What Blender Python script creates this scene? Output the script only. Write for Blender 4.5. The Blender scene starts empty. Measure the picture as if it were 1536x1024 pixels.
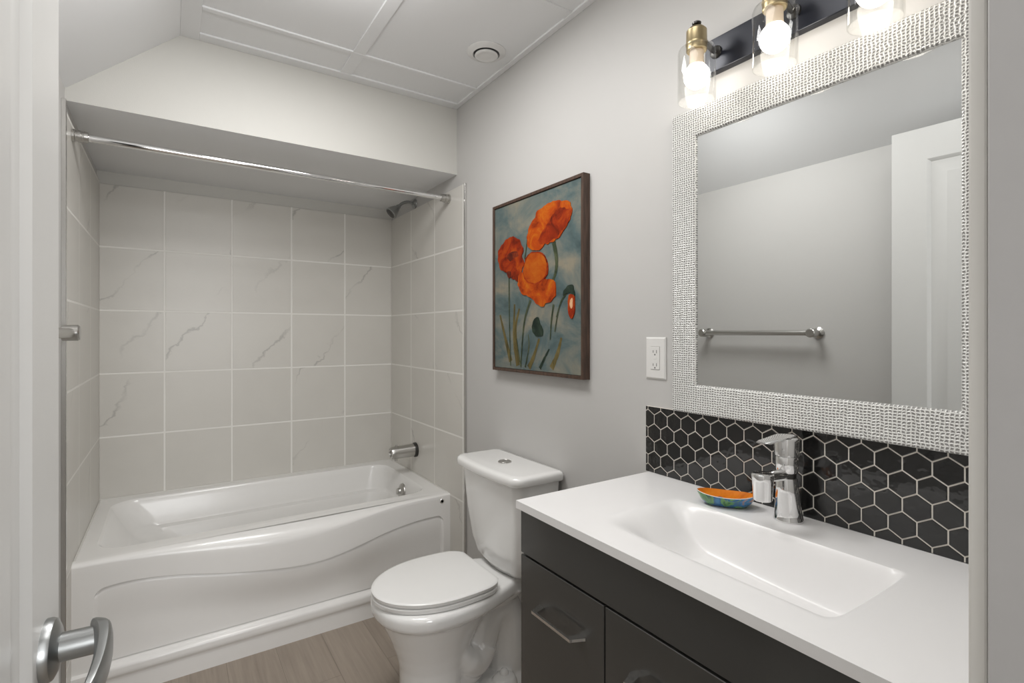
import bpy, bmesh, math, random
from mathutils import Vector, Matrix, noise
C = bpy.context.scene.collection
PI = math.pi
random.seed(4)

# ------------------------------------------------------------------ camera, world, light, exposure
CAM_H = 1.30
cam_d = bpy.data.cameras.new('camera'); cam = bpy.data.objects.new('camera', cam_d); C.objects.link(cam)
cam.location = (0, 0, CAM_H); cam.rotation_euler = (PI/2, 0, -0.58523)
cam_d.sensor_width = 36; cam_d.lens = 771.55/1536*36; cam_d.shift_y = -12.9/1536
cam_d.clip_start = 0.01
sc = bpy.context.scene; sc.camera = cam
sc.view_settings.view_transform = 'Standard'; sc.view_settings.look = 'None'
sc.view_settings.gamma = 1; sc.view_settings.use_curve_mapping = False
EXPOSURE = 0.58
sc.view_settings.exposure = EXPOSURE
world = bpy.data.worlds.new('world'); sc.world = world; world.use_nodes = True
bg = world.node_tree.nodes['Background']; bg.inputs[0].default_value = (1, .98, .95, 1); bg.inputs[1].default_value = 0.3
BULB = 8.5            # radiance of the three glowing bulbs
ROOM_W, GLOW_W, HALL_W, FRONT_FILL_W = 8.0, 2.1, 2.2, 26.0  # watts of the added fill lights

def area(name, loc, rot, sx, sy, watts, col):
    d = bpy.data.lights.new(name, 'AREA'); d.shape = 'RECTANGLE'; d.size = sx; d.size_y = sy
    d.energy = watts; d.color = col
    o = bpy.data.objects.new(name, d); C.objects.link(o); o.location = loc; o.rotation_euler = rot
    return o
area('added_room_fill', (.40, 1.46, 2.385), (0, 0, 0), .5, .5, ROOM_W, (1, .99, .975))  # unseen fill light added overhead to brighten the room
area('added_near_fill', (.40, .60, 2.385), (0, 0, 0), .5, .5, ROOM_W*.4, (1, .99, .975))  # weaker added fill near the doorway, no real fixture
d = bpy.data.lights.new('added_ceiling_fill', 'POINT'); d.energy = GLOW_W; d.color = (1, .99, .975); d.shadow_soft_size = .10  # added point light that lifts the ceiling, no lamp hangs there
o = bpy.data.objects.new('added_ceiling_fill', d); C.objects.link(o); o.location = (.40, 1.46, 2.30)
area('added_hallway_fill', (.20, -.75, 2.385), (0, 0, 0), .8, .8, HALL_W, (1, .985, .965))  # invented overhead fill in the hallway, out of view
area('added_front_fill', (.20, -1.98, 1.55), (PI/2, 0, 0), 1.3, 1.3, FRONT_FILL_W, (.98, .99, 1))  # frontal fill added behind the camera; the end wall has no window

# ------------------------------------------------------------------ helpers: nodes and materials
class N:
    def __init__(s, name):
        s.m = bpy.data.materials.new(name); s.m.use_nodes = True
        s.t = s.m.node_tree; s.b = s.t.nodes['Principled BSDF']; s.out = s.t.nodes['Material Output']
    def n(s, kind, **kw):
        x = s.t.nodes.new(kind)
        for k, v in kw.items(): setattr(x, k, v)
        return x
    def set(s, sock, v):
        if hasattr(v, 'is_output') and v.is_output: s.t.links.new(v, sock)
        else: sock.default_value = v
    def math(s, op, a, b=None, c=None):
        x = s.n('ShaderNodeMath', operation=op); s.set(x.inputs[0], a)
        if b is not None: s.set(x.inputs[1], b)
        if c is not None: s.set(x.inputs[2], c)
        return x.outputs[0]
    def pos(s):
        x = s.n('ShaderNodeTexCoord'); return x.outputs['Object']
    def xyz(s, v):
        x = s.n('ShaderNodeSeparateXYZ'); s.set(x.inputs[0], v); return x.outputs
    def comb(s, a, b, c=0.0):
        x = s.n('ShaderNodeCombineXYZ')
        for i, v in enumerate((a, b, c)): s.set(x.inputs[i], v)
        return x.outputs[0]
    def noise(s, v, scale, detail=3, rough=.5, dist=0):
        x = s.n('ShaderNodeTexNoise'); s.set(x.inputs['Vector'], v); x.inputs['Scale'].default_value = scale
        x.inputs['Detail'].default_value = detail; x.inputs['Roughness'].default_value = rough
        x.inputs['Distortion'].default_value = dist
        return x.outputs[0]
    def ramp(s, f, *stops):
        x = s.n('ShaderNodeValToRGB'); s.set(x.inputs[0], f); e = x.color_ramp.elements
        while len(e) < len(stops): e.new(.5)
        for i, (p, c) in enumerate(stops): e[i].position = p; e[i].color = (*c, 1) if len(c) == 3 else c
        return x.outputs[0]
    def mix(s, f, a, b):
        x = s.n('ShaderNodeMix', data_type='RGBA'); s.set(x.inputs[0], f)
        s.set(x.inputs[6], a if not isinstance(a, tuple) else (*a[:3], 1)); s.set(x.inputs[7], b if not isinstance(b, tuple) else (*b[:3], 1))
        return x.outputs[2]
    def bump(s, h, dist, strength=1.0):
        x = s.n('ShaderNodeBump'); s.set(x.inputs['Height'], h); x.inputs['Distance'].default_value = dist
        x.inputs['Strength'].default_value = strength
        s.t.links.new(x.outputs[0], s.b.inputs['Normal'])
    def base(s, v): s.set(s.b.inputs['Base Color'], (*v, 1) if isinstance(v, tuple) else v)
    def rough(s, v): s.set(s.b.inputs['Roughness'], v)

def simple(name, col, rough=.5, metal=0.0, coat=0.0, var=.03, scale=30, bump=0.0, bscale=200):
    k = N(name)
    f = k.noise(k.pos(), scale, 3)
    k.base(k.mix(f, tuple(c*(1-var) for c in col), tuple(min(1, c*(1+var)) for c in col)))
    k.rough(rough); k.b.inputs['Metallic'].default_value = metal
    k.b.inputs['Coat Weight'].default_value = coat; k.b.inputs['Coat Roughness'].default_value = .05
    if bump: k.bump(k.noise(k.pos(), bscale, 2), bump)
    return k.m

M = {}
M['wall'] = simple('wall_paint', (.545, .535, .52), .55, var=.015, scale=3, bump=.00012, bscale=350)
M['header'] = simple('header_paint', (.61, .60, .565), .6, var=.01, scale=3, bump=.0003, bscale=350)
M['ceil'] = simple('ceiling_white', (.80, .805, .81), .6, var=.01, scale=4)
M['white_trim'] = simple('white_trim_paint', (.70, .685, .65), .35, var=.01)
M['door'] = simple('door_white', (.64, .635, .62), .35, var=.01)
M['acrylic'] = simple('tub_acrylic', (.85, .84, .82), .22, coat=.15, var=.01)
M['ceramic'] = simple('toilet_ceramic', (.87, .865, .85), .10, coat=.6, var=.01)
M['seat'] = simple('seat_plastic', (.85, .845, .83), .22, var=.01)
M['counter'] = simple('cultured_marble', (.85, .84, .835), .28, coat=.0, var=.008)
M['cab'] = simple('charcoal_lacquer', (.050, .049, .046), .22, coat=.35, var=.06, scale=6)
M['cabin'] = simple('cabinet_inside', (.02, .02, .02), .6)
M['chrome'] = simple('chrome', (.82, .82, .82), .06, 1.0, var=.01)
M['brushed'] = simple('brushed_nickel', (.52, .51, .49), .28, 1.0, var=.04, scale=120)
M['satin'] = simple('satin_steel_bright', (.72, .71, .69),.22, 1.0, var=.03)
M['nickel_dark'] = simple('satin_nickel_lever', (.36, .37, .37), .33, 1.0, var=.04)
M['darkmetal'] = simple('dark_metal', (.07, .068, .065), .3, .8)
M['brass'] = simple('aged_brass', (.42, .34, .20), .35, .9, var=.12, scale=60)
M['plate'] = simple('midnight_metal', (.012, .014, .022), .28, .3)
M['neck'] = simple('bulb_collar', (.75, .62, .48), .5)
M['gap_shade'] = simple('door_gap_shade', (.01, .01, .01), .7)
M['plastic'] = simple('outlet_plastic', (.74, .73, .71), .3, var=.005)
M['walnut'] = None
M['alu'] = simple('aluminium_trim', (.62, .61, .59), .14, 1.0)
M['grout'] = simple('light_grout', (.82, .77, .70), .8, var=.05, scale=300)
M['jamb'] = simple('jamb_grey', (.47, .46, .455), .5)
M['slot'] = simple('socket_slot_grey', (.12, .118, .115), .6)
M['vent'] = simple('vent_white', (.74, .735, .72), .4)
M['shadowgap'] = simple('vent_gap_shade', (.14, .14, .14), .8)

k = N('mirror_silver'); k.base((.80, .815, .81)); k.rough(.0); k.b.inputs['Metallic'].default_value = 1
k.base(k.mix(k.noise(k.pos(), 2), (.80, .815, .81), (.805, .82, .815))); M['mirror'] = k.m

k = N('walnut_frame'); p = k.xyz(k.pos()); f = k.noise(k.comb(k.math('MULTIPLY', p[0], 60.0), k.math('MULTIPLY', p[1], 60.0), k.math('MULTIPLY', p[2], 8.0)), 1.5, 4)
k.base(k.ramp(f, (.3, (.035, .020, .013)), (.7, (.10, .055, .036)))); k.rough(.45); M['walnut'] = k.m

def tile_mat(name, axis, u0, z0, w, h):
    k = N(name); p = k.xyz(k.pos())
    u = k.math('SUBTRACT', p[axis], u0); v = k.math('SUBTRACT', p[2], z0)
    b = k.n('ShaderNodeTexBrick', offset=0.0, squash=1.0)
    k.set(b.inputs['Vector'], k.comb(u, v)); b.inputs['Scale'].default_value = 1
    b.inputs['Color1'].default_value = (0, 0, 0, 1); b.inputs['Color2'].default_value = (1, 1, 1, 1); b.inputs['Mortar'].default_value = (.5, .5, .5, 1)
    b.inputs['Mortar Size'].default_value = .0047; b.inputs['Mortar Smooth'].default_value = .15
    b.inputs['Brick Width'].default_value = w; b.inputs['Row Height'].default_value = h
    mort = b.outputs['Fac']
    # a random value for every tile, then marble veins that stop at the joints
    iu = k.math('FLOOR', k.math('DIVIDE', u, w)); iv = k.math('FLOOR', k.math('DIVIDE', v, h))
    wn = k.n('ShaderNodeTexWhiteNoise', noise_dimensions='3D'); k.set(wn.inputs['Vector'], k.comb(iu, iv, float(axis)))
    r = wn.outputs['Value']
    off = k.math('MULTIPLY', r, 37.0)
    a = k.math('ADD', k.math('MULTIPLY', u, .62), k.math('MULTIPLY', v, .78))      # along the vein
    c = k.math('SUBTRACT', k.math('MULTIPLY', u, .78), k.math('MULTIPLY', v, .62))
    wv = k.comb(k.math('ADD', u, off), v, off)
    bend = k.math('MULTIPLY', k.math('SUBTRACT', k.noise(wv, 4.5, 5, .6), .5), .22)
    cc = k.math('ADD', k.math('ADD', c, bend), k.math('MULTIPLY', r, 5.0))
    dist = k.math('MULTIPLY', k.math('ABSOLUTE', k.math('SUBTRACT', k.math('FRACT', k.math('DIVIDE', cc, .33)), .5)), .33)
    wid = k.math('MULTIPLY_ADD', k.noise(wv, 11.0, 2), .024, -.003)
    vein = k.math('MAXIMUM', k.math('SUBTRACT', 1.0, k.math('DIVIDE', dist, k.math('MAXIMUM', wid, .0012))), 0.0)
    msk = k.ramp(k.noise(wv, 4.0, 2), (.40, (0, 0, 0)), (.58, (1, 1, 1)))
    some = k.math('GREATER_THAN', k.math('FRACT', k.math('MULTIPLY', r, 7.3)), .42)
    vein = k.math('MULTIPLY', k.math('MULTIPLY', vein, some), k.math('MULTIPLY', msk, .62))
    cloud = k.noise(k.comb(k.math('ADD', u, off), v, off), 5.0, 3)
    tint = k.mix(cloud, (.61, .59, .55), (.69, .67, .625))
    tint = k.mix(k.math('MULTIPLY', r, .35), tint, (.71, .69, .645))
    tint = k.mix(vein, tint, (.34, .33, .31))
    k.base(k.mix(mort, tint, (.87, .855, .815)))
    k.rough(k.math('MULTIPLY_ADD', mort, .45, .33))
    # edges of each tile are eased a little, the face is faintly wavy
    hgt = k.math('ADD', k.math('MULTIPLY', mort, -1.0), k.math('MULTIPLY', k.noise(k.comb(u, v, off), 7.0, 1), .55))
    k.bump(hgt, .0012)
    return k.m
M['tile_back'] = tile_mat('marble_tile_back', 0, .273-.3005*3, .797-.306*3, .3005, .306)
M['tile_side'] = tile_mat('marble_tile_side', 1, 2.502-.32*4, .797-.306*3, .32, .306)

k = N('laminate_floor'); p = k.xyz(k.pos())
b = k.n('ShaderNodeTexBrick', offset=.37, squash=1.0); k.set(b.inputs['Vector'], k.comb(p[1], p[0])); b.inputs['Scale'].default_value = 1
b.inputs['Color1'].default_value = (0, 0, 0, 1); b.inputs['Color2'].default_value = (1, 1, 1, 1); b.inputs['Mortar'].default_value = (.5, .5, .5, 1)
b.inputs['Mortar Size'].default_value = .0009; b.inputs['Brick Width'].default_value = 1.22; b.inputs['Row Height'].default_value = .18
off = k.math('MULTIPLY', b.outputs['Color'], 20.0)
g = k.noise(k.comb(k.math('MULTIPLY', p[0], 70.0), k.math('MULTIPLY', p[1], 3.0), off), 1.0, 6, .62, .4)
g2 = k.noise(k.comb(k.math('MULTIPLY', p[0], 9.0), k.math('MULTIPLY', p[1], 1.2), off), 1.0, 3)
col = k.mix(g, (.15, .12, .095), (.45, .375, .305)); col = k.mix(k.math('MULTIPLY', g2, .5), col, (.40, .345, .29))
k.base(k.mix(k.math('MULTIPLY', b.outputs['Fac'], .45), col, (.08, .065, .05))); k.rough(.42); k.bump(k.math('SUBTRACT', g, b.outputs['Fac']), .0008); M['floor'] = k.m

k = N('woven_silver_white'); p = k.xyz(k.pos())
w1 = k.math('MULTIPLY', k.math('SUBTRACT', k.noise(k.comb(k.math('MULTIPLY', p[1], 110.0), k.math('MULTIPLY', p[2], 30.0)), 1.0, 2), .5), 1.0)
w2 = k.math('MULTIPLY', k.math('SUBTRACT', k.noise(k.comb(k.math('MULTIPLY', p[1], 30.0), k.math('MULTIPLY', p[2], 110.0), 7.0), 1.0, 2), .5), 1.0)
def thread(coord, pitch, wob):
    f = k.math('FRACT', k.math('ADD', k.math('DIVIDE', coord, pitch), wob))
    return k.math('MULTIPLY', k.math('ABSOLUTE', k.math('SUBTRACT', f, .5)), 2.0)       # 1 at the thread, 0 between
ty = thread(p[1], .0072, w2); tz = thread(p[2], .0060, w1)
brk = k.noise(k.pos(), 240, 2)
hh = k.math('MAXIMUM', ty, tz)
hh = k.math('ADD', hh, k.math('MULTIPLY', k.math('SUBTRACT', brk, .5), .55))
k.base(k.ramp(hh, (.50, (.30, .295, .28)), (.66, (.50, .495, .48)), (.80, (.88, .875, .85))))
k.rough(.33); k.b.inputs['Metallic'].default_value = .15; k.bump(hh, .0016); M['woven'] = k.m

k = N('black_glazed_tile'); k.base(k.mix(k.noise(k.pos(), 25), (.010, .010, .010), (.017, .0165, .016))); k.rough(.07)
k.b.inputs['Coat Weight'].default_value = .4; k.bump(k.noise(k.pos(), 28, 2), .0022); M['hex'] = k.m

# clear lamp glass: see-through with a fresnel sheen
def glassmat(name, tint, haze):
    k = N(name); t = k.n('ShaderNodeBsdfTransparent'); t.inputs[0].default_value = (*tint, 1)
    g = k.n('ShaderNodeBsdfGlossy'); g.inputs['Roughness'].default_value = .02; g.inputs[0].default_value = (1, 1, 1, 1)
    lw = k.n('ShaderNodeLayerWeight'); lw.inputs[0].default_value = .35
    f = k.math('MULTIPLY', k.math('POWER', lw.outputs['Facing'], 2.2), .55)
    m1 = k.n('ShaderNodeMixShader'); k.set(m1.inputs[0], k.math('ADD', f, k.math('MULTIPLY', k.noise(k.pos(), 40), .04)))
    k.t.links.new(t.outputs[0], m1.inputs[1]); k.t.links.new(g.outputs[0], m1.inputs[2]); o = m1
    if haze:
        d = k.n('ShaderNodeBsdfTranslucent'); d.inputs[0].default_value = (.9, .88, .84, 1)
        m2 = k.n('ShaderNodeMixShader'); m2.inputs[0].default_value = haze
        k.t.links.new(m1.outputs[0], m2.inputs[1]); k.t.links.new(d.outputs[0], m2.inputs[2]); o = m2
    k.t.links.new(o.outputs[0], k.out.inputs[0]); return k.m
M['glass'] = glassmat('clear_lamp_glass', (.93, .93, .92), 0)
M['glassbase'] = glassmat('cloudy_lamp_glass', (.95, .95, .94), .13)

k = N('bulb_glow'); e = k.n('ShaderNodeEmission'); e.inputs[0].default_value = (1, .94, .86, 1); e.inputs[1].default_value = BULB
k.t.links.new(e.outputs[0], k.out.inputs[0]); M['bulb'] = k.m

def paint(name, c1, c2, c3=None, sc1=18, stretch=1.0):
    k = N(name); p = k.xyz(k.pos()); f = k.noise(k.comb(p[0], p[1], k.math('MULTIPLY', p[2], stretch)), sc1, 5, .65, .8)
    k.base(k.ramp(f, (.33, c1), (.5, c2), (.68, c3 or c2))); k.rough(.5); k.b.inputs['Specular IOR Level'].default_value = .15; k.bump(f, .0006); return k.m
k = N('canvas_sky'); p = k.xyz(k.pos())
f = k.noise(k.comb(p[0], k.math('MULTIPLY', p[1], 3.0), k.math('MULTIPLY', p[2], 5.0)), 1.6, 6, .6, .6)
f2 = k.noise(k.comb(p[0], k.math('MULTIPLY', p[1], 40.0), k.math('MULTIPLY', p[2], 4.0)), 1.5, 4, .6)
c = k.ramp(f, (.31, (.040, .075, .085)), (.43, (.090, .140, .148)), (.55, (.19, .205, .180)), (.68, (.29, .26, .195)))
k.base(k.mix(k.math('MULTIPLY', f2, .45), c, (.11, .11, .085))); k.rough(.5); k.b.inputs['Specular IOR Level'].default_value = .2; k.bump(f2, .0006); M['cv_sky'] = k.m
M['cv_poppy'] = paint('poppy_orange', (.20, .020, .003), (.43, .060, .004), (.53, .155, .009), 12)
M['cv_poppyred'] = paint('poppy_red', (.08, .008, .003), (.28, .026, .004), (.43, .070, .005), 14)
M['cv_gold'] = paint('poppy_gold', (.30, .036, .004), (.42, .075, .005), (.48, .125, .010), 13)
M['cv_dark'] = paint('poppy_maroon', (.05, .008, .006), (.12, .018, .008), (.28, .04, .01), 25)
M['cv_stem'] = paint('stem_green', (.018, .028, .018), (.05, .065, .035), (.10, .11, .06), 20)
M['cv_grass'] = paint('grass_olive', (.065, .055, .020), (.125, .098, .035), (.20, .155, .065), 25, .3)
M['cv_leaf'] = paint('leaf_dark', (.012, .022, .016), (.025, .04, .028), (.04, .06, .04), 20)
M['cv_light'] = paint('bud_light', (.55, .22, .09), (.70, .40, .22), (.70, .45, .28), 20)

M['d_orange'] = paint('dish_orange', (.52, .13, .008), (.68, .20, .012), (.72, .27, .03), 20)
k = N('dish_blue_green'); f = k.noise(k.pos(), 22, 3, .5, .8)
k.base(k.ramp(f, (.36, (.01, .09, .05)), (.44, (.10, .30, .06)), (.50, (.008, .10, .26)), (.60, (.012, .19, .42)), (.70, (.55, .22, .03)))); k.rough(.08); k.b.inputs['Coat Weight'].default_value = .8; M['d_blue'] = k.m
M['d_white'] = simple('dish_white', (.75, .74, .72), .15)
M['d_eye'] = simple('dish_blue_dot', (.05, .14, .32), .15)

# ------------------------------------------------------------------ helpers: geometry
def obj(name, bm, mats, parent=None, smooth=None):
    me = bpy.data.meshes.new(name); bmesh.ops.recalc_face_normals(bm, faces=bm.faces[:]); bm.to_mesh(me); bm.free()
    for m in (mats if isinstance(mats, (list, tuple)) else [mats]): me.materials.append(m)
    o = bpy.data.objects.new(name, me); C.objects.link(o)
    if smooth is not None:
        me.shade_smooth()
        if smooth < 180: me.set_sharp_from_angle(angle=math.radians(smooth))
    if parent is not None: o.parent = parent
    return o
def thing(name, label, cat, loc=(0, 0, 0), rz=0, group=None):
    o = bpy.data.objects.new(name, None); C.objects.link(o); o.location = loc; o.rotation_euler = (0, 0, rz)
    o.empty_display_size = .05
    return tag(o, label, cat, group)
def tag(o, label, cat, group=None):
    o['label'] = label; o['category'] = cat
    if group: o['group'] = group
    return o
def struct(name, bm, mats, label=None, parent=None, smooth=None):
    o = obj(name, bm, mats, parent, smooth)
    if parent is None:
        o['kind'] = 'structure'
        if label: o['label'] = label
    return o
def B(): return bmesh.new()
def box(bm, x0, x1, y0, y1, z0, z1, bev=0, seg=2, mi=0):
    r = bmesh.ops.create_cube(bm, size=1); vs = r['verts']
    for v in vs:
        v.co = Vector(((x0+x1)/2 + v.co.x*(x1-x0), (y0+y1)/2 + v.co.y*(y1-y0), (z0+z1)/2 + v.co.z*(z1-z0)))
    fs = {f for v in vs for f in v.link_faces}
    for f in fs: f.material_index = mi
    if bev:
        es = list({e for v in vs for e in v.link_edges})
        bmesh.ops.bevel(bm, geom=es, offset=bev, segments=seg, profile=.5, affect='EDGES')
    return bm
def quad(bm, *pts, mi=0):
    f = bm.faces.new([bm.verts.new(p) for p in pts]); f.material_index = mi; return f
def rings(bm, loops, close=True, cap0=True, cap1=True, mi=0):
    L = [[bm.verts.new(p) for p in l] for l in loops]; n = len(L[0])
    for a, b in zip(L, L[1:]):
        for i in range(n if close else n-1):
            f = bm.faces.new((a[i], a[(i+1) % n], b[(i+1) % n], b[i])); f.material_index = mi
    if cap0 and close: bm.faces.new(L[0][::-1]).material_index = mi
    if cap1 and close: bm.faces.new(L[-1]).material_index = mi
    return L
def basis(d):
    d = Vector(d).normalized(); a = Vector((0, 0, 1)) if abs(d.z) < .9 else Vector((1, 0, 0))
    u = d.cross(a).normalized(); return d, u, d.cross(u)
def lathe(bm, o, axis, prof, n=32, cap0=True, cap1=True, mi=0):
    """prof: list of (distance along the axis, radius)"""
    d, u, w = basis(axis); o = Vector(o)
    rings(bm, [[o + d*h + (u*math.cos(2*PI*i/n) + w*math.sin(2*PI*i/n))*r for i in range(n)] for h, r in prof], True, cap0, cap1, mi)
    return bm
def cyl(bm, a, b, r, n=24, bev=0, mi=0):
    a, b = Vector(a), Vector(b); L = (b-a).length
    if bev: return lathe(bm, a, b-a, [(0, r-bev), (bev*.3, r-bev*.3), (bev, r), (L-bev, r), (L-bev*.3, r-bev*.3), (L, r-bev)], n, mi=mi)
    return lathe(bm, a, b-a, [(0, r), (L, r)], n, mi=mi)
def tube(bm, pts, rad, n=16, mi=0):
    pts = [Vector(p) for p in pts]; rad = rad if isinstance(rad, (list, tuple)) else [rad]*len(pts)
    loops = []; u = None
    for i, p in enumerate(pts):
        d = (pts[min(i+1, len(pts)-1)] - pts[max(i-1, 0)]).normalized()
        if u is None: _, u, _ = basis(d)
        u = (u - d*u.dot(d)).normalized(); w = d.cross(u)
        loops.append([p + (u*math.cos(2*PI*k/n) + w*math.sin(2*PI*k/n))*rad[i] for k in range(n)])
    rings(bm, loops, mi=mi); return bm
def spline(pts, n=8):
    P = [Vector(p) for p in pts]; out = []
    for i in range(len(P)-1):
        p0, p1, p2, p3 = P[max(i-1, 0)], P[i], P[i+1], P[min(i+2, len(P)-1)]
        for j in range(n):
            t = j/n
            out.append(.5*((2*p1) + (p2-p0)*t + (2*p0-5*p1+4*p2-p3)*t*t + (3*p1-p0-3*p2+p3)*t**3))
    out.append(P[-1]); return out
def sphere(bm, c, r, n=24, sz=1, mi=0):
    m = n//2
    loops = [[Vector((c[0]+r*math.sin(PI*j/m)*math.cos(2*PI*i/n), c[1]+r*math.sin(PI*j/m)*math.sin(2*PI*i/n), c[2]+sz*r*math.cos(PI*j/m))) for i in range(n)] for j in range(1, m)]
    L = rings(bm, loops, True, False, False, mi)
    for l, s in ((L[0], 1), (L[-1], -1)):
        v = bm.verts.new((c[0], c[1], c[2]+s*r*sz))
        for i in range(n): bm.faces.new((v, l[i], l[(i+1) % n])).material_index = mi
    return bm
def rrect(x0, x1, y0, y1, r, z, n=8):
    """rounded rectangle loop in the xy plane"""
    pts = []
    for cx, cy, a0 in ((x1-r, y1-r, 0), (x0+r, y1-r, 90), (x0+r, y0+r, 180), (x1-r, y0+r, 270)):
        for i in range(n+1):
            a = math.radians(a0 + 90*i/n); pts.append(Vector((cx+r*math.cos(a), cy+r*math.sin(a), z)))
    return pts
def ss(a, b, x):
    t = max(0, min(1, (x-a)/(b-a))); return t*t*(3-2*t)
def lerp_tab(tab, x):
    if x <= tab[0][0]: return tab[0][1]
    for (a, p), (b, q) in zip(tab, tab[1:]):
        if x <= b: t = (x-a)/(b-a); return p+(q-p)*t
    return tab[-1][1]
def smooth_tab(tab, x, w=.06):
    return sum(lerp_tab(tab, x+w*k/3) for k in range(-3, 4))/7

# ------------------------------------------------------------------ the room
WX, LX, BY = 1.175, -.297, 3.155          # right wall, left wall, back wall
TX, TL, TY = 1.165, -.287, 3.145          # the tiled faces
HY, HZ, CZ = 2.265, 2.08, 2.40            # header face, soffit height, ceiling height
SX, SZ = .027, 2.12                       # where the slope meets the ceiling / the left wall
FY = .115                                 # room side of the wall with the doorway

struct('floor', box(B(), -.6, 1.3, -2.05, 3.26, -.05, 0), M['floor'])
struct('wall_right', box(B(), WX, WX+.1, 0, BY+.1, 0, CZ+.1), M['wall'])
struct('wall_left', box(B(), LX-.1, LX, 0, BY+.1, 0, SZ+.05), M['wall'])
struct('wall_back', box(B(), LX-.1, WX+.1, BY, BY+.1, 0, CZ), M['header'])
bm = B(); box(bm, LX, WX, HY, BY, HZ, CZ+.05)
for f in bm.faces:
    if f.normal.z < -.9: f.material_index = 1  # underside takes the lighter ceiling white, brightness put into its colour
struct('wall_header', bm, [M['header'], M['ceil']])
bm = B()                                                  # ceiling: flat tiles and the sloped run along the left wall
box(bm, SX, WX+.1, -.0, HY+.02, CZ+.007, CZ+.1)
s = [(LX-.1, SZ-.1*(CZ-SZ)/(SX-LX)), (SX, CZ), (SX, CZ+.1), (LX-.1, CZ+.1)]
rings(bm, [[(x, y, z) for x, z in s] for y in (0, HY+.02)])
struct('ceiling', bm, M['ceil'])
# flat ceiling trim strips that frame the panels
TR = [(SX, .087, .0, HY), (1.150, WX, .0, HY), (.595, .642, 0, 2.212), (.087, 1.15, 2.212, HY), (.087, 1.15, 2.025, 2.047),
      (.087, 1.15, 1.362, 1.405)]
for i, (x0, x1, y0, y1) in enumerate(TR):
    z0 = CZ + (.0008*(i % 3))
    struct('trim_%d' % (i+1), box(B(), x0, x1, y0, y1, z0, CZ+.012, .0015, 1), M['ceil'])
# wall with the doorway
DX0, DX1, DZ = -.185, .487, 2.13
bm = B()
box(bm, LX-.1, DX0, 0, FY, 0, CZ); box(bm, DX1, WX+.1, 0, FY, 0, CZ); box(bm, DX0, DX1, 0, FY, DZ, CZ)
struct('wall_front', bm, M['wall'])
bm = B(); box(bm, DX1-.012, DX1, 0, FY+.001, 0, DZ, .001, 1)
struct('trim_7', bm, M['jamb'])                          # right jamb lining
bm = B(); box(bm, DX1-.009, DX1+.07, FY+.0015, FY+.0125, 0, DZ+.06, .002, 2)
struct('trim_8', bm, M['white_trim'])                    # casing on the room side
bm = B(); box(bm, DX0+.001, DX1-.013, 0, FY, DZ-.012, DZ-.0005)
struct('trim_9', bm, M['white_trim'])
# hallway behind the camera, only seen in reflections
struct('wall_hallway_left', box(B(), -.6, -.5, -2.05, 0, 0, CZ), M['wall'])
struct('wall_hallway_right', box(B(), 1.2, 1.3, -2.05, 0, 0, CZ), M['wall'])
struct('wall_hallway_end', box(B(), -.5, 1.2, -2.05, -2.0, 0, CZ), M['wall'])
struct('wall_hallway_top', box(B(), -.5, 1.2, -2.0, 0, CZ, CZ+.05), M['ceil'])

# tiled surround of the tub alcove
struct('wall_tile_back', box(B(), TL, TX, TY, BY, .40, 2.018, .001, 1), M['tile_back'])
struct('wall_tile_right', box(B(), TX, WX, 2.172, TY, 0, 2.012, .001, 1), M['tile_side'])
struct('wall_tile_left', box(B(), LX, TL, 2.205, TY, 0, 2.03, .001, 1), M['tile_side'])
for i, (x0, x1, y0, y1, z1) in enumerate(((TX-.002, WX, 2.162, 2.172, 2.014), (LX, TL+.003, 2.190, 2.205, 2.06))):
    struct('trim_%d' % (10+i), box(B(), x0, x1, y0, y1, 0, z1, .001, 1), M['alu'])
bm = B(); pr = [(WX, 0), (WX-.013, 0), (WX-.013, .075), (WX-.009, .088), (WX, .092)]
rings(bm, [[(x, y, z) for x, z in pr] for y in (1.036, 2.162)])
struct('baseboard_right', bm, M['white_trim'])

# ------------------------------------------------------------------ open door at the left edge, with its lever
door = bpy.data.objects.new('door_1', None); C.objects.link(door); door['kind'] = 'structure'
ang = math.atan2(.055, .9985)
DL = .762
door.location = (-.1227-.055*DL, .889-.9985*DL, 0); door.rotation_euler = (0, 0, -ang)
bm = B(); T = .035; DH = 2.10
ys = [.004, .115, DL-.115, DL]; zs = [.008, .24, .76, .885, DH-.125, DH]
def panel_face(bm, x, sgn):
    for i in range(3):
        for j in range(5):
            y0, y1, z0, z1 = ys[i], ys[i+1], zs[j], zs[j+1]
            if i == 1 and j in (1, 3):
                prof = [(0, 0), (.004, .002), (.012, .008), (.020, .009), (.034, .009), (.060, .003), (.062, .003)]
                L = [[(x - sgn*d, y0+o, z0+o), (x - sgn*d, y1-o, z0+o), (x - sgn*d, y1-o, z1-o), (x - sgn*d, y0+o, z1-o)] for o, d in prof]
                rings(bm, L, True, False, True)
            else: quad(bm, (x, y0, z0), (x, y1, z0), (x, y1, z1), (x, y0, z1))
panel_face(bm, 0, 1); panel_face(bm, -T, -1)
for y in (ys[0], ys[-1]): quad(bm, (0, y, zs[0]), (0, y, zs[-1]), (-T, y, zs[-1]), (-T, y, zs[0]))
for z in (zs[0], zs[-1]): quad(bm, (0, ys[0], z), (0, ys[-1], z), (-T, ys[-1], z), (-T, ys[0], z))
bmesh.ops.remove_doubles(bm, verts=bm.verts[:], dist=1e-5)
obj('door_slab', bm, M['door'], door, smooth=20)
yl, zl = DL-.064, .918
bm = B()
lathe(bm, (0, yl, zl), (1, 0, 0), [(-.001, .036), (.005, .036), (.009, .034), (.013, .026), (.015, .0165), (.052, .0165), (.053, .0155)], 36)
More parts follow.
